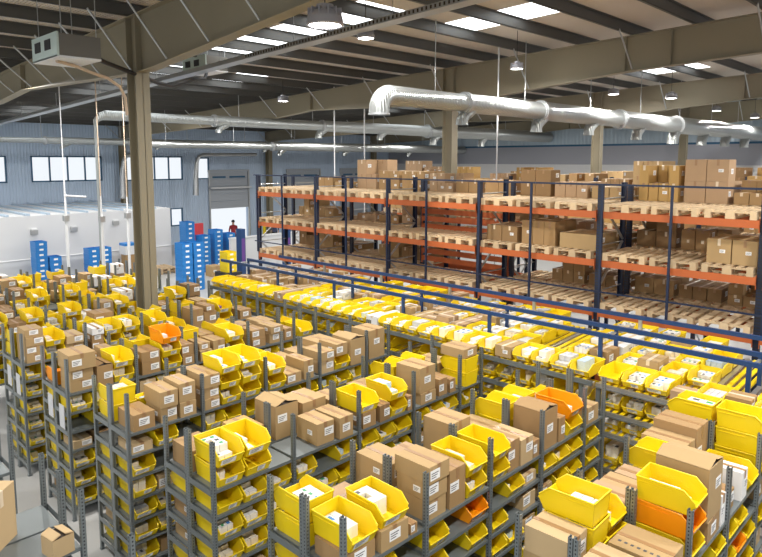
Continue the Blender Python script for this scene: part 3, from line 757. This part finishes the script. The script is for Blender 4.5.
# white room inside the hall
b = MB(); b.box(-37.9, -30, -4, 15.7, 0, 3.0, WHITE); b.box(-37.9, -30.02, -4, 15.7, 3.0, 3.02, WHITE)
for i in range(24): b.box(-37.9, -30, -4 + i * .82, -4 + i * .82 + .12, 3.02, 3.10, PKC[1])
struct('wall_inner', b)
b = MB(); b.tube([(-29.93, -3.9, 1.15), (-29.93, 15.6, 1.15)], .035, WHITE, 8); struct('trim_90', b)
for i, (y, z) in enumerate(((9.35, 2.2), (11.0, 2.2), (12.9, 2.35))):
    b = MB(); b.box(0, .12, -.14, .14, 0, .2, GALV); b.box(0, .1, -.12, .12, .2, .26, WHITE)
    thing('wall_box', 'small grey box on the white room wall, %s of three' % ('leftmost', 'middle', 'rightmost')[i], 'wall box', T(-29.99, y, z), mb=b)

# ------------------------------------------------------------ ducts
def duct(name, label, cx, cz, pts, takeoffs, m=DUCT, group='round ventilation ducts'):
    """pts: (y, radius) along +Y at x = cx; takeoffs: y positions"""
    b = MB(); P = []; Rr = []
    for y, r in pts: P.append((cx, y, cz)); Rr.append(r)
    b.tube(P, Rr, m, 24)
    t = thing(name, label, 'duct', I4, group, mb=b)
    for y, r in pts[1:-1]:
        q = MB(); q.tube([(cx, y - .05, cz), (cx, y + .05, cz)], r + .035, GALV, 24); obj('flange', q, t)
    y = pts[0][0] + 1.6
    while y < pts[-1][0]:
        rr = [r for (yy, r) in pts if yy <= y][-1]
        q = MB(); q.tube([(cx, y, cz + rr * .9), (cx, y, zr(cx) - .1)], .012, GALV, 5); obj('hanger_rod', q, t)
        y += 3.9
    for y in takeoffs:
        rr = [r for (yy, r) in pts if yy <= y][-1] if y > pts[0][0] else pts[0][1]
        q = MB(); e = rr * .62
        q.tube([(cx, y + .05, cz - rr * .2), (cx, y - .12, cz - rr * .75), (cx, y - .3, cz - rr * 1.15), (cx, y - .42, cz - rr * 1.5), (cx, y - .46, cz - rr * 1.9), (cx, y - .46, cz - rr * 2.25)], [e, e, e, e * .98, e * .96, e * 1.02], m, 16, caps=False)
        obj('outlet', q, t)
    return t
t = duct('ventilation_duct', 'large round silver duct crossing the upper right over the racks', -9.8, 6.80, [(10.3, .215), (13.0, .215), (13.05, .24), (16.6, .24), (16.65, .27), (21.8, .27), (21.85, .30), (27.1, .30), (27.15, .34), (39.9, .36)], [13.4, 16.9, 20.1, 23.8, 27.3, 30.7, 33.9, 37.0])
b = MB(); a = [(-9.8, 10.35, 6.80)]
for i in range(1, 7):
    q = pi / 2 * i / 6; a.append((-9.8, 10.35 - .33 * sin(q), 6.80 - .33 * (1 - cos(q))))
a.append((-9.8, 10.02, 6.38)); b.tube(a, .22, DUCT, 24, caps=False); b.tube([(-9.8, 10.02, 6.40), (-9.8, 10.02, 6.36)], .235, GALV, 24, caps=False)
obj('end_elbow', b, t)
t = duct('ventilation_duct', 'round silver duct beyond the near column, running behind the racks', -22.8, 6.95, [(9.6, .17), (13.9, .17), (13.95, .21), (19.5, .21), (19.55, .25), (27, .28), (27.05, .33), (39.9, .36)], [14.6, 19.8, 23.8, 28.0, 32.5])
b = MB(); b.tube([(-22.8, 9.7, 6.95), (-22.8, 9.45, 6.9), (-22.8, 9.3, 6.75), (-22.8, 9.28, 6.5), (-22.8, 9.28, .6)], [.17, .14, .09, .06, .055], DUCT, 14); obj('drop_pipe', b, t)
duct('ventilation_duct', 'thin silver duct low along the windows at left', -34.0, 6.35, [(-6, .13), (11.3, .13), (11.35, .17), (24, .2), (39.9, .24)], [6.0, 12.6, 17.6, 24.8, 31])
t = duct('ventilation_duct', 'silver duct farthest back beside the dock doors', -30.0, 6.15, [(14, .16), (22, .16), (22.05, .22), (39.9, .26)], [23, 28, 34])
for i, (x, y) in enumerate(((-36.5, 16.3), (-36.4, 20.9))):
    b = MB(); b.tube([(x, y - .1, 3.2), (x, y - .05, 4.4), (x, y + .05, 5.3), (x, y + .2, 5.6), (x, y + .5, 5.72), (x, y + (4.5 if i else 1.5), 5.76)], [.19, .16, .12, .11, .11, .11], GALV, 12)
    thing('ceiling_pipe', 'pale bent pipe rising between the left windows and dock door' if i else 'grey bent pipe beside the near column against the wall', 'pipe', mb=b)

# ------------------------------------------------------------ cable tray, lamps, heaters, poles
t = thing('cable_tray', 'long perforated grey cable tray slanting across under the roof', 'cable tray', I4)
def trz(x): return zr(x) - .85
b = MB()
for s in (-.15, .15):
    b.prism([(-34, trz(-34)), (8, trz(8)), (8, trz(8) + .10), (-34, trz(-34) + .10)], 9 + s - .004, 9 + s + .004, GALV)
b.prism([(-34, trz(-34) - .004), (8, trz(8) - .004), (8, trz(8)), (-34, trz(-34))], 8.85, 9.15, GALV)
for i in range(150):
    x = -13 + i * .1; b.box(x - .02, x + .02, 8.842, 8.846, trz(x) + .02, trz(x) + .08, DK)
obj('tray_channel', b, t)
b = MB(); 
for i in range(3): b.tube([(-34, 8.93 + i * .06, trz(-34) + .03), (8, 8.93 + i * .06, trz(8) + .03)], .018, BLK, 5)
obj('cable', b, t)
for x in (-30, -26, -22, -18, -14.6, -11.6, -8.6, -5.6, -2.6):
    b = MB(); b.tube([(0, 9.16, trz(x) + .1), (0, 9.16, zr(x) - .1)], .008, GALV, 5); obj('hanger_rod', b, t, T(x, 0, 0))
def lamp(x, y, z, label, s=1., power=None, hood=True):
    t = thing('ceiling_lamp', label, 'lamp', T(x, y, z), 'high bay lamps')
    b = MB(); b.lathe([(.05, .26), (.11, .25), (.13, .18), (.19, .16), (.23, .09), (.245, .0), (.225, -.02)], LAMPG, 24)
    for k in range(12):
        a = 2 * pi * k / 12; M = Matrix.Rotation(a, 4, 'Z'); b.box(.12, .225, -.006, .006, .08, .2, LAMPG, M)
    q = MB(); q.v = []
    bb = MB(); bb.add([(v[0] * s, v[1] * s, v[2] * s) for v in b.v], b.f, LAMPG); obj('housing', bb, t)
    q = MB(); n = 24
    q.add([(0, 0, -.025 * s)] + [(.205 * s * cos(2 * pi * k / n), .205 * s * sin(2 * pi * k / n), -.012 * s) for k in range(n)], [(0, (k + 1) % n + 1, k + 1) for k in range(n)], LENS); obj('lens', q, t)
    q = MB(); q.tube([(0, 0, .25 * s), (0, 0, zr(x) - z - .05)], .008, BLK, 5); obj('suspension_cable', q, t)
    return t
LP = [(-6.53, 5.67, 7.15, 'big bright high bay lamp close above, left of the top centre', 1.), (-9.5, 9.33, 7.84, 'small high bay lamp just above the cable tray right of the big lamp', .75),
      (-9.35, 14.65, 7.75, 'high bay lamp hanging in front of the olive girder, upper right of centre', .72), (-19.3, 14.7, 7.55, 'small high bay lamp under the roof left of centre', .85),
      (-9.1, 24.6, 7.65, 'high bay lamp below the small square skylight at upper right', .9), (-11.3, 24.6, 7.95, 'high bay lamp tucked up under the girder at upper right', .9),
      (-9.9, 32.3, 7.65, 'far high bay lamp between the last girders at right', .9), (-9.3, 36.2, 7.5, 'farthest high bay lamp near the right edge', .9)]
for x, y, z, lb, s in LP: lamp(x, y, z, lb, s)
def ac(x, y, z, label, w=1.15, d=.72, h=.36):
    t = thing('ceiling_heater', label, 'heater', T(x, y, z), 'suspended heaters')
    b = MB(); b.box(0, w, .03, d, 0, h, CASE); obj('casing', b, t)
    b = MB(); b.box(-.02, w + .02, 0, .03, -.02, h + .02, MINT); obj('front_panel', b, t, label='pale green front panel')
    for k in (.15, .62): b = MB(); b.box(k, k + .26, -.012, 0, .12, .29, BLK); obj('fan_opening', b, t)
    b = MB(); b.box(-.01, w + .01, .0, d, -.03, 0, WHITE); obj('drip_tray', b, t, label='white tray underneath')
    for (a, c) in ((.05, .1), (w - .05, .1), (.05, d - .05), (w - .05, d - .05)):
        b = MB(); b.tube([(a, c, h), (a, c, zr(x) - z - .05)], .008, GALV, 5); obj('hanger_rod', b, t)
ac(-12.52, 4.06, 7.12, 'pale green and grey heater hung before the big girder, upper left')
ac(-17.1, 9.5, 7.86, 'grey suspended heater behind the near girder right of the column', 1.2, .7, .38)
b = MB(); P = [(-12.05, 4.75, 7.33), (-12.45, 5.3, 7.24), (-12.85, 5.86, 7.19), (-13.25, 6.5, 7.12), (-13.6, 6.95, 7.08), (-13.95, 7.45, 7.09), (-14.6, 8.2, 7.3), (-15.3, 8.9, 7.5), (-15.7, 9.35, 7.56), (-15.9, 9.6, 7.95)]; b.tube(P, .045, BLK, 8)
thing('hanging_cable', 'thick black cable sagging from the heater past the olive column', 'cable', mb=b)
b = MB(); b.tube([(-11.8, 4.2, 7.08), (-12.0, 4.6, 7.05), (-12.25, 4.95, 7.0), (-12.6, 5.4, 6.97), (-12.85, 5.75, 6.85), (-12.92, 5.88, 6.65), (-12.92, 5.9, 6.3)], .03, BEIG, 8)
thing('hanging_hose', 'beige hose curving from the heater down to the olive column', 'hose', mb=b)
# service drops and poles on the left
for i, (x, y, zt, lb) in enumerate(((-21.0, 7.5, 4.9, 'white pole with a side arm left of the near column, leftmost'), (-19.9, 8.15, 4.3, 'white pole in front of the blue crates, middle of three'), (-20.6, 9.28, 4.2, 'slim white pipe pole nearest the olive column'))):
    t = thing('service_pole', lb, 'pole', T(x, y, 0), 'white service poles')
    b = MB(); b.tube([(0, 0, 0), (0, 0, 3.0), (0, 0, zt)], [.06 if i < 2 else .04, .045, .02], WHITE, 10); obj('pole', b, t)
    b = MB(); b.tube([(0, 0, zt), (0, 0, zr(x) - .1)], .014, BEIG if i else WHITE, 6); obj('supply_cable', b, t)
    b = MB(); b.box(-.08, .08, -.08, .08, 3.5, 3.68, GALV); obj('junction_box', b, t)
    if i == 0: b = MB(); b.tube([(0, 0, 4.3), (.25, .55, 4.25)], .03, WHITE, 8); obj('side_arm', b, t)
# thin drop rods seen against the racks
for i, (x, y, lb) in enumerate(((-19.3, 17.2, 'slim white drop pipe left of centre above the racks'), (-17.6, 17.2, 'slim white drop pipe just left of the silver duct end'), (-10.55, 15.6, 'slim white drop pipe right of the far olive column'))):
    b = MB(); b.tube([(x, y, 0), (x, y, zr(x) - .1)], .022, WHITE, 8); b.box(x - .05, x + .05, y - .05, y + .05, 1.2, 1.35, GALV)
    thing('drop_pipe', lb, 'pipe', mb=b)

# ------------------------------------------------------------ far floor: blue crates, pallets, counter, people
def crate_mb(m, a=.6, c=.4, h=.22):
    k = ('crate', m, a, c, h)
    if k in CACHE: return CACHE[k]
    b = MB(); x = a / 2; y = c / 2; w = .012
    b.box(-x, x, -y, y, 0, .01, m)
    for s in (-1, 1): b.box(s * x - w / 2, s * x + w / 2, -y, y, .01, h, m); b.box(-x, x, s * y - w / 2, s * y + w / 2, .01, h, m)
    for s in (-1, 1): b.box(s * (x + .008) - .006, s * (x + .008) + .006, -y, y, h - .03, h, m); b.box(-x, x, s * (y + .008) - .006, s * (y + .008) + .006, h - .03, h, m)
    b.box(x + .006, x + .008, -.08, .08, h * .35, h * .7, PAPER)
    CACHE[k] = b; return b
STK = [(-28.6, 11.2, 7, BLUC, 'left stack before the white room'), (-28.6, 11.72, 7, BLUC, 'right stack before the white room'), (-29.0, 9.2, 9, BLUC, 'tall stack by the leftmost white pole'), (-28.9, 9.72, 6, BLUC, 'short stack by the leftmost white pole'),
       (-24.2, 13.2, 9, BLUC, 'near stack right of the olive column'), (-24.2, 13.72, 9, BLUC, 'second near stack right of the olive column'), (-28.2, 15.6, 11, BLUC, 'far tall stack beside the red strip'), (-27.8, 16.2, 8, BLUC, 'stack between far tall and far middle ones'), (-27.8, 16.9, 9, BLUC, 'far middle stack before the dock door'), (-27.8, 17.6, 8, BLUC, 'far right stack before the dock door'), (-28.6, 10.6, 2, BLUC, 'low pair beside the left stack'),
       (-24.2, 15.3, 4, YEL, 'yellow stack beside the blue stacks')]
for x, y, n, m, lb in STK:
    z0 = .0
    if m == YEL:
        z0 = .55; b = MB(); b.box(-.45, .45, -.4, .4, 0, .55, BLK); thing('dark_bench', 'low black bench carrying the yellow crates', 'bench', T(x, y, 0), mb=b)
    for i in range(n):
        pos = 'lowest' if i == 0 else 'topmost' if i == n - 1 else '%s from floor' % ORD[i]
        thing('crate', '%s crate, %s, %s' % ('blue' if m == BLUC else 'yellow', pos, lb), 'crate', T(x, y, z0 + i * .224, pi / 2 if False else rng.uniform(-.03, .03)), 'blue plastic crates' if m == BLUC else 'yellow plastic crates', mb=crate_mb(m, .6, .45, .22))
for i, (x, y, lb) in enumerate(((-29.0, 12.9, 'right of the blue crate stacks'), (-29.0, 13.8, 'middle, before the white room'), (-29.0, 14.7, 'near the right end of the white room'))):
    for q in range(2):
        thing('pallet', 'wooden pallet on the floor, %s, %s' % (lb, 'upper' if q else 'lower'), 'pallet', T(x, y, q * .146, pi / 2), 'floor pallets', mb=pallet_mb(WOODD))
t = thing('step_stool', 'brown and blue stacked stool standing before the white room wall', 'stool', T(-28.9, 13.0, .292))
b = MB(); b.box(-.25, .25, -.25, .25, 0, .8, n_); obj('carton_body', b, t); b = MB(); b.box(-.3, .3, -.3, .3, .8, 1.2, WHITE); obj('white_sheet', b, t, label='white sheet'); b = MB(); b.box(-.3, .3, -.3, .3, 1.2, 1.32, BLUC); obj('lid', b, t, label='blue lid')
# small office counter near the dock door
t = thing('white_counter', 'low white partition wall in front of the open dock door', 'partition', T(-27, 17.2, 0))
b = MB(); b.box(-.08, .08, 0, 8, 0, 1.55, WHITE); obj('wall_panel', b, t); b = MB(); b.box(-.14, .14, 0, 8, 1.55, 1.62, WHITE); obj('top_ledge', b, t)
for i, (x, y, h, m) in enumerate(((-25.6, 16.9, 2.2, RAIL), (-25.4, 19.4, 2.0, RAIL))):
    b = MB(); b.box(-.2, .2, -.12, .12, 0, h, m); b.box(.2, .205, -.09, .09, h * .3, h * .8, PKC[4]); b.box(-.25, .25, -.2, .2, 0, .05, STEEL)
    thing('blue_post', 'blue door post with purple strip, %s' % ('left' if i == 0 else 'right, by the end of the flow rack'), 'post', T(x, y, 0), 'blue door posts', mb=b)
b = MB(); b.box(-.1, .1, -.35, .35, 0, 2.1, REDP); thing('red_board', 'upright red board beside the white room corner', 'board', T(-30.3, 17.3, 0), mb=b)
b = MB(); b.tube([(0, 0, 0), (0, 0, 1.2)], .12, YEL, 12); thing('yellow_bollard', 'yellow bollard by the right side of the dock door', 'bollard', T(-36.9, 26.3, 0), mb=b)
for i, (x, y) in enumerate(((-26.4, 15.9), (-22.6, 12.2))):
    put_carton(x, y, .001, .6, .5, .5, t_, 'on the floor %s' % ('by the blue crate stacks' if i == 0 else 'beyond the shelving rows'))

def person(x, y, rz, label, top, pants, bend=0.):
    J = {'pelvis': (0, 0, .95), 'waist': (0, 0, 1.1), 'chest': (.02, 0, 1.32), 'neck': (.03, 0, 1.48), 'head0': (.04, 0, 1.57), 'head': (.04, 0, 1.68),
         'hl': (0, .09, .9), 'kl': (.04, .10, .5), 'al': (0, .11, .08), 'tl': (.14, .12, .04), 'hr': (0, -.09, .9), 'kr': (.06, -.10, .5), 'ar': (-.03, -.11, .08), 'tr': (.11, -.12, .04),
         'sl': (.02, .18, 1.40), 'el': (.04, .24, 1.12), 'wl': (.18, .22, .92), 'sr': (.02, -.18, 1.40), 'er': (.06, -.25, 1.13), 'wr': (.24, -.2, 1.0),
         'fl': (.26, .21, .86), 'fr': (.33, -.18, .98)}
    E = [('pelvis', 'waist'), ('waist', 'chest'), ('chest', 'neck'), ('neck', 'head0'), ('head0', 'head'), ('pelvis', 'hl'), ('hl', 'kl'), ('kl', 'al'), ('al', 'tl'), ('pelvis', 'hr'), ('hr', 'kr'), ('kr', 'ar'), ('ar', 'tr'),
         ('chest', 'sl'), ('sl', 'el'), ('el', 'wl'), ('chest', 'sr'), ('sr', 'er'), ('er', 'wr'), ('wl', 'fl'), ('wr', 'fr')]
    rad = {'pelvis': .14, 'waist': .13, 'chest': .15, 'neck': .06, 'head0': .07, 'head': .10, 'hl': .09, 'kl': .06, 'al': .045, 'tl': .04, 'hr': .09, 'kr': .06, 'ar': .045, 'tr': .04, 'sl': .07, 'el': .045, 'wl': .032, 'sr': .07, 'er': .045, 'wr': .032, 'fl': .03, 'fr': .03}
    names = list(J); me = bpy.data.meshes.new('person'); me.from_pydata([J[k] for k in names], [(names.index(a), names.index(b)) for a, b in E], []); me.update()
    o = bpy.data.objects.new('person', me); col.objects.link(o)
    sk = o.modifiers.new('s', 'SKIN'); o.modifiers.new('d', 'SUBSURF').levels = 1; sk.use_smooth_shade = True
    for i, k in enumerate(names):
        v = me.skin_vertices[0].data[i]; v.radius = (rad[k], rad[k]); v.use_root = (k == 'pelvis')
    o.matrix_local = T(x, y, 0, rz)
    dg = bpy.context.evaluated_depsgraph_get(); dg.update(); ev = o.evaluated_get(dg); m2 = bpy.data.meshes.new_from_object(ev)
    bpy.data.objects.remove(o)
    for m in (top, pants, SKIN): m2.materials.append(MATS[m])
    for p in m2.polygons:
        c = p.center; p.material_index = 2 if c.z > 1.5 or (abs(c.y) > .15 and c.z < 1.02 and c.x > .1) else (0 if c.z > .92 else 1); p.use_smooth = True
    o = bpy.data.objects.new('person', m2); col.objects.link(o); o.matrix_basis = T(x, y, 0, rz); OWN[o.name] = T(x, y, 0, rz)
    o['label'] = label; o['category'] = 'person'; o['group'] = 'people by the dock door'
    h = MB(); h.lathe([(.0, .105), (.06, .09), (.1, .04), (.108, 0), (.1, -.04)], BLK, 14, (.03, 0, 1.70)); obj('hair', h, o)
    for s in (-1, 1): f = MB(); f.box(-.05, .16, -.045, .045, 0, .07, BLK); obj('shoe', f, o, T(.0, s * .115, .001))
person(-33.5, 21.6, 2.6, 'small person in a dark red top behind the blue crates', REDC, DENIM)
person(-33.0, 24.3, -.6, 'small person in dark clothes at the right of the dock door', DENIM, BLK)

# ------------------------------------------------------------ camera
F = 644.; PITCHA = math.atan(72 / 644.); YAW = R(45.8)
cam = bpy.data.objects.new('camera', bpy.data.cameras.new('camera')); col.objects.link(cam)
fh = Vector((-cos(YAW), sin(YAW), 0)); rt = Vector((sin(YAW), cos(YAW), 0)); fw = (fh * cos(PITCHA) + Vector((0, 0, -sin(PITCHA)))).normalized(); up = rt.cross(fw)
CAMP = Vector((0, 0, 5.4))
cam.matrix_world = Matrix(((rt.x, up.x, -fw.x, 0), (rt.y, up.y, -fw.y, 0), (rt.z, up.z, -fw.z, CAMP.z), (0, 0, 0, 1)))
cam.data.sensor_fit = 'HORIZONTAL'; cam.data.sensor_width = 36; cam.data.lens = F * 36 / 762; cam.data.shift_y = -(278.5 - 232) / 762
cam.data.clip_end = 200
scene.camera = cam

# ------------------------------------------------------------ which repeats can be seen
bvh = BVHTree.FromPolygons(BV, BP)
def look(org, step, hits):
    for py in range(0, 557, step):
        for px in range(0, 762, step):
            d = fw * F + rt * (px - 381 + .5) - up * (py - 232 + .5); d.normalize()
            q, nrm, idx, dist = bvh.ray_cast(org, d)
            if idx is None: continue
            o = BO[idx]
            if o >= 0: hits[o] = hits.get(o, 0) + 1
main = {}; look(CAMP, 2, main)
extra = {}
for off in (rt * .8, rt * -.8, Vector((0, 0, .5))): look(CAMP + off, 4, extra)
groups = {}
for i, c in enumerate(CAND):
    if i in main or i in extra: groups.setdefault(c['name'], []).append(i)
LIM = {'picking_bin': (300, 5), 'carton': (300, 5), 'packet': (300, 5), 'pallet': (150, 4)}
used_labels = {}
for nm, ids in groups.items():
    lim, least = LIM[nm]
    ids.sort(key=lambda i: -main.get(i, 0))
    solo = [i for i in ids if main.get(i, 0) >= least][:lim]; ss = set(solo)
    for i in solo:
        c = CAND[i]
        o = bpy.data.objects.new(nm, c['mb'].mesh(nm)); col.objects.link(o); o.matrix_basis = c['M']
        o['label'] = c['label']; o['category'] = c['cat']; o['group'] = c['group']
        if main[i] > 14:
            for (pn, pm, pM, _l) in c['parts']:
                p = bpy.data.objects.new(pn, pm.mesh(pn)); col.objects.link(p); p.parent = o; p.matrix_basis = pM
    rest = [i for i in ids if i not in ss]
    if rest:
        b = MB()
        for i in rest:
            c = CAND[i]
            for mb, M in [(c['mb'], c['M'])] + [(pm, c['M'] @ pM) for (_, pm, pM, _l) in c['parts']]:
                off = len(b.v); b.v += [tuple(M @ Vector(v)) for v in mb.v]
                mp = [b.mi(m) for m in mb.mats]
                for f, k, s in zip(mb.f, mb.m, mb.smooth): b.f.append(tuple(off + j for j in f)); b.m.append(mp[k]); b.smooth.append(s)
        o = bpy.data.objects.new(nm + '_filler', b.mesh(nm + '_filler')); col.objects.link(o)
        o['kind'] = 'stuff'; o['category'] = CAND[rest[0]]['cat']
        o['label'] = {'picking_bin': 'the many small far or half-hidden yellow bins deep in the shelving', 'carton': 'the many small far or half-hidden cartons in the racks', 'packet': 'the many small packets lying inside the bins', 'pallet': 'the small far wooden pallets in the racks'}[nm]
    print('KIND', nm, len(ids), len(solo), len(rest), main.get(solo[-1]) if solo else 0)

# ------------------------------------------------------------ light
def area(x, y, z, power, size):
    l = bpy.data.lights.new('lamp_or_fill_light', 'AREA'); l.shape = 'DISK'; l.size = size; l.energy = power; l.color = (1, .975, .94)
    o = bpy.data.objects.new('lamp_or_fill_light', l); col.objects.link(o); o.location = (x, y, z); return o
for x, y, z, lb, s in LP: area(x, y, z - .06, 190, .42)
for x in (-29, -19.3, -9.3, -.5):        # lights without fixtures, added on a continued lamp grid for even brightness
    for y in (-5, .4, 5.6, 9.5, 14.65, 19.8, 24.6, 32.3):
        if any(abs(x - q[0]) < 3 and abs(y - q[1]) < 2 for q in LP): continue
        area(x, y, 7.4, 130 if x < -25 else 190, .5)
w = bpy.data.worlds.new('World'); scene.world = w; w.use_nodes = True
nt = w.node_tree; bg = nt.nodes['Background']; bg.inputs[0].default_value = (.90, .95, 1, 1); bg.inputs[1].default_value = .75
scene.view_settings.view_transform = 'Standard'; scene.view_settings.look = 'None'; scene.view_settings.gamma = 1
scene.view_settings.exposure = 0.42
scene.cycles.max_bounces = 6; scene.cycles.diffuse_bounces = 4; scene.cycles.glossy_bounces = 3; scene.cycles.transmission_bounces = 3
scene.cycles.sample_clamp_indirect = 6
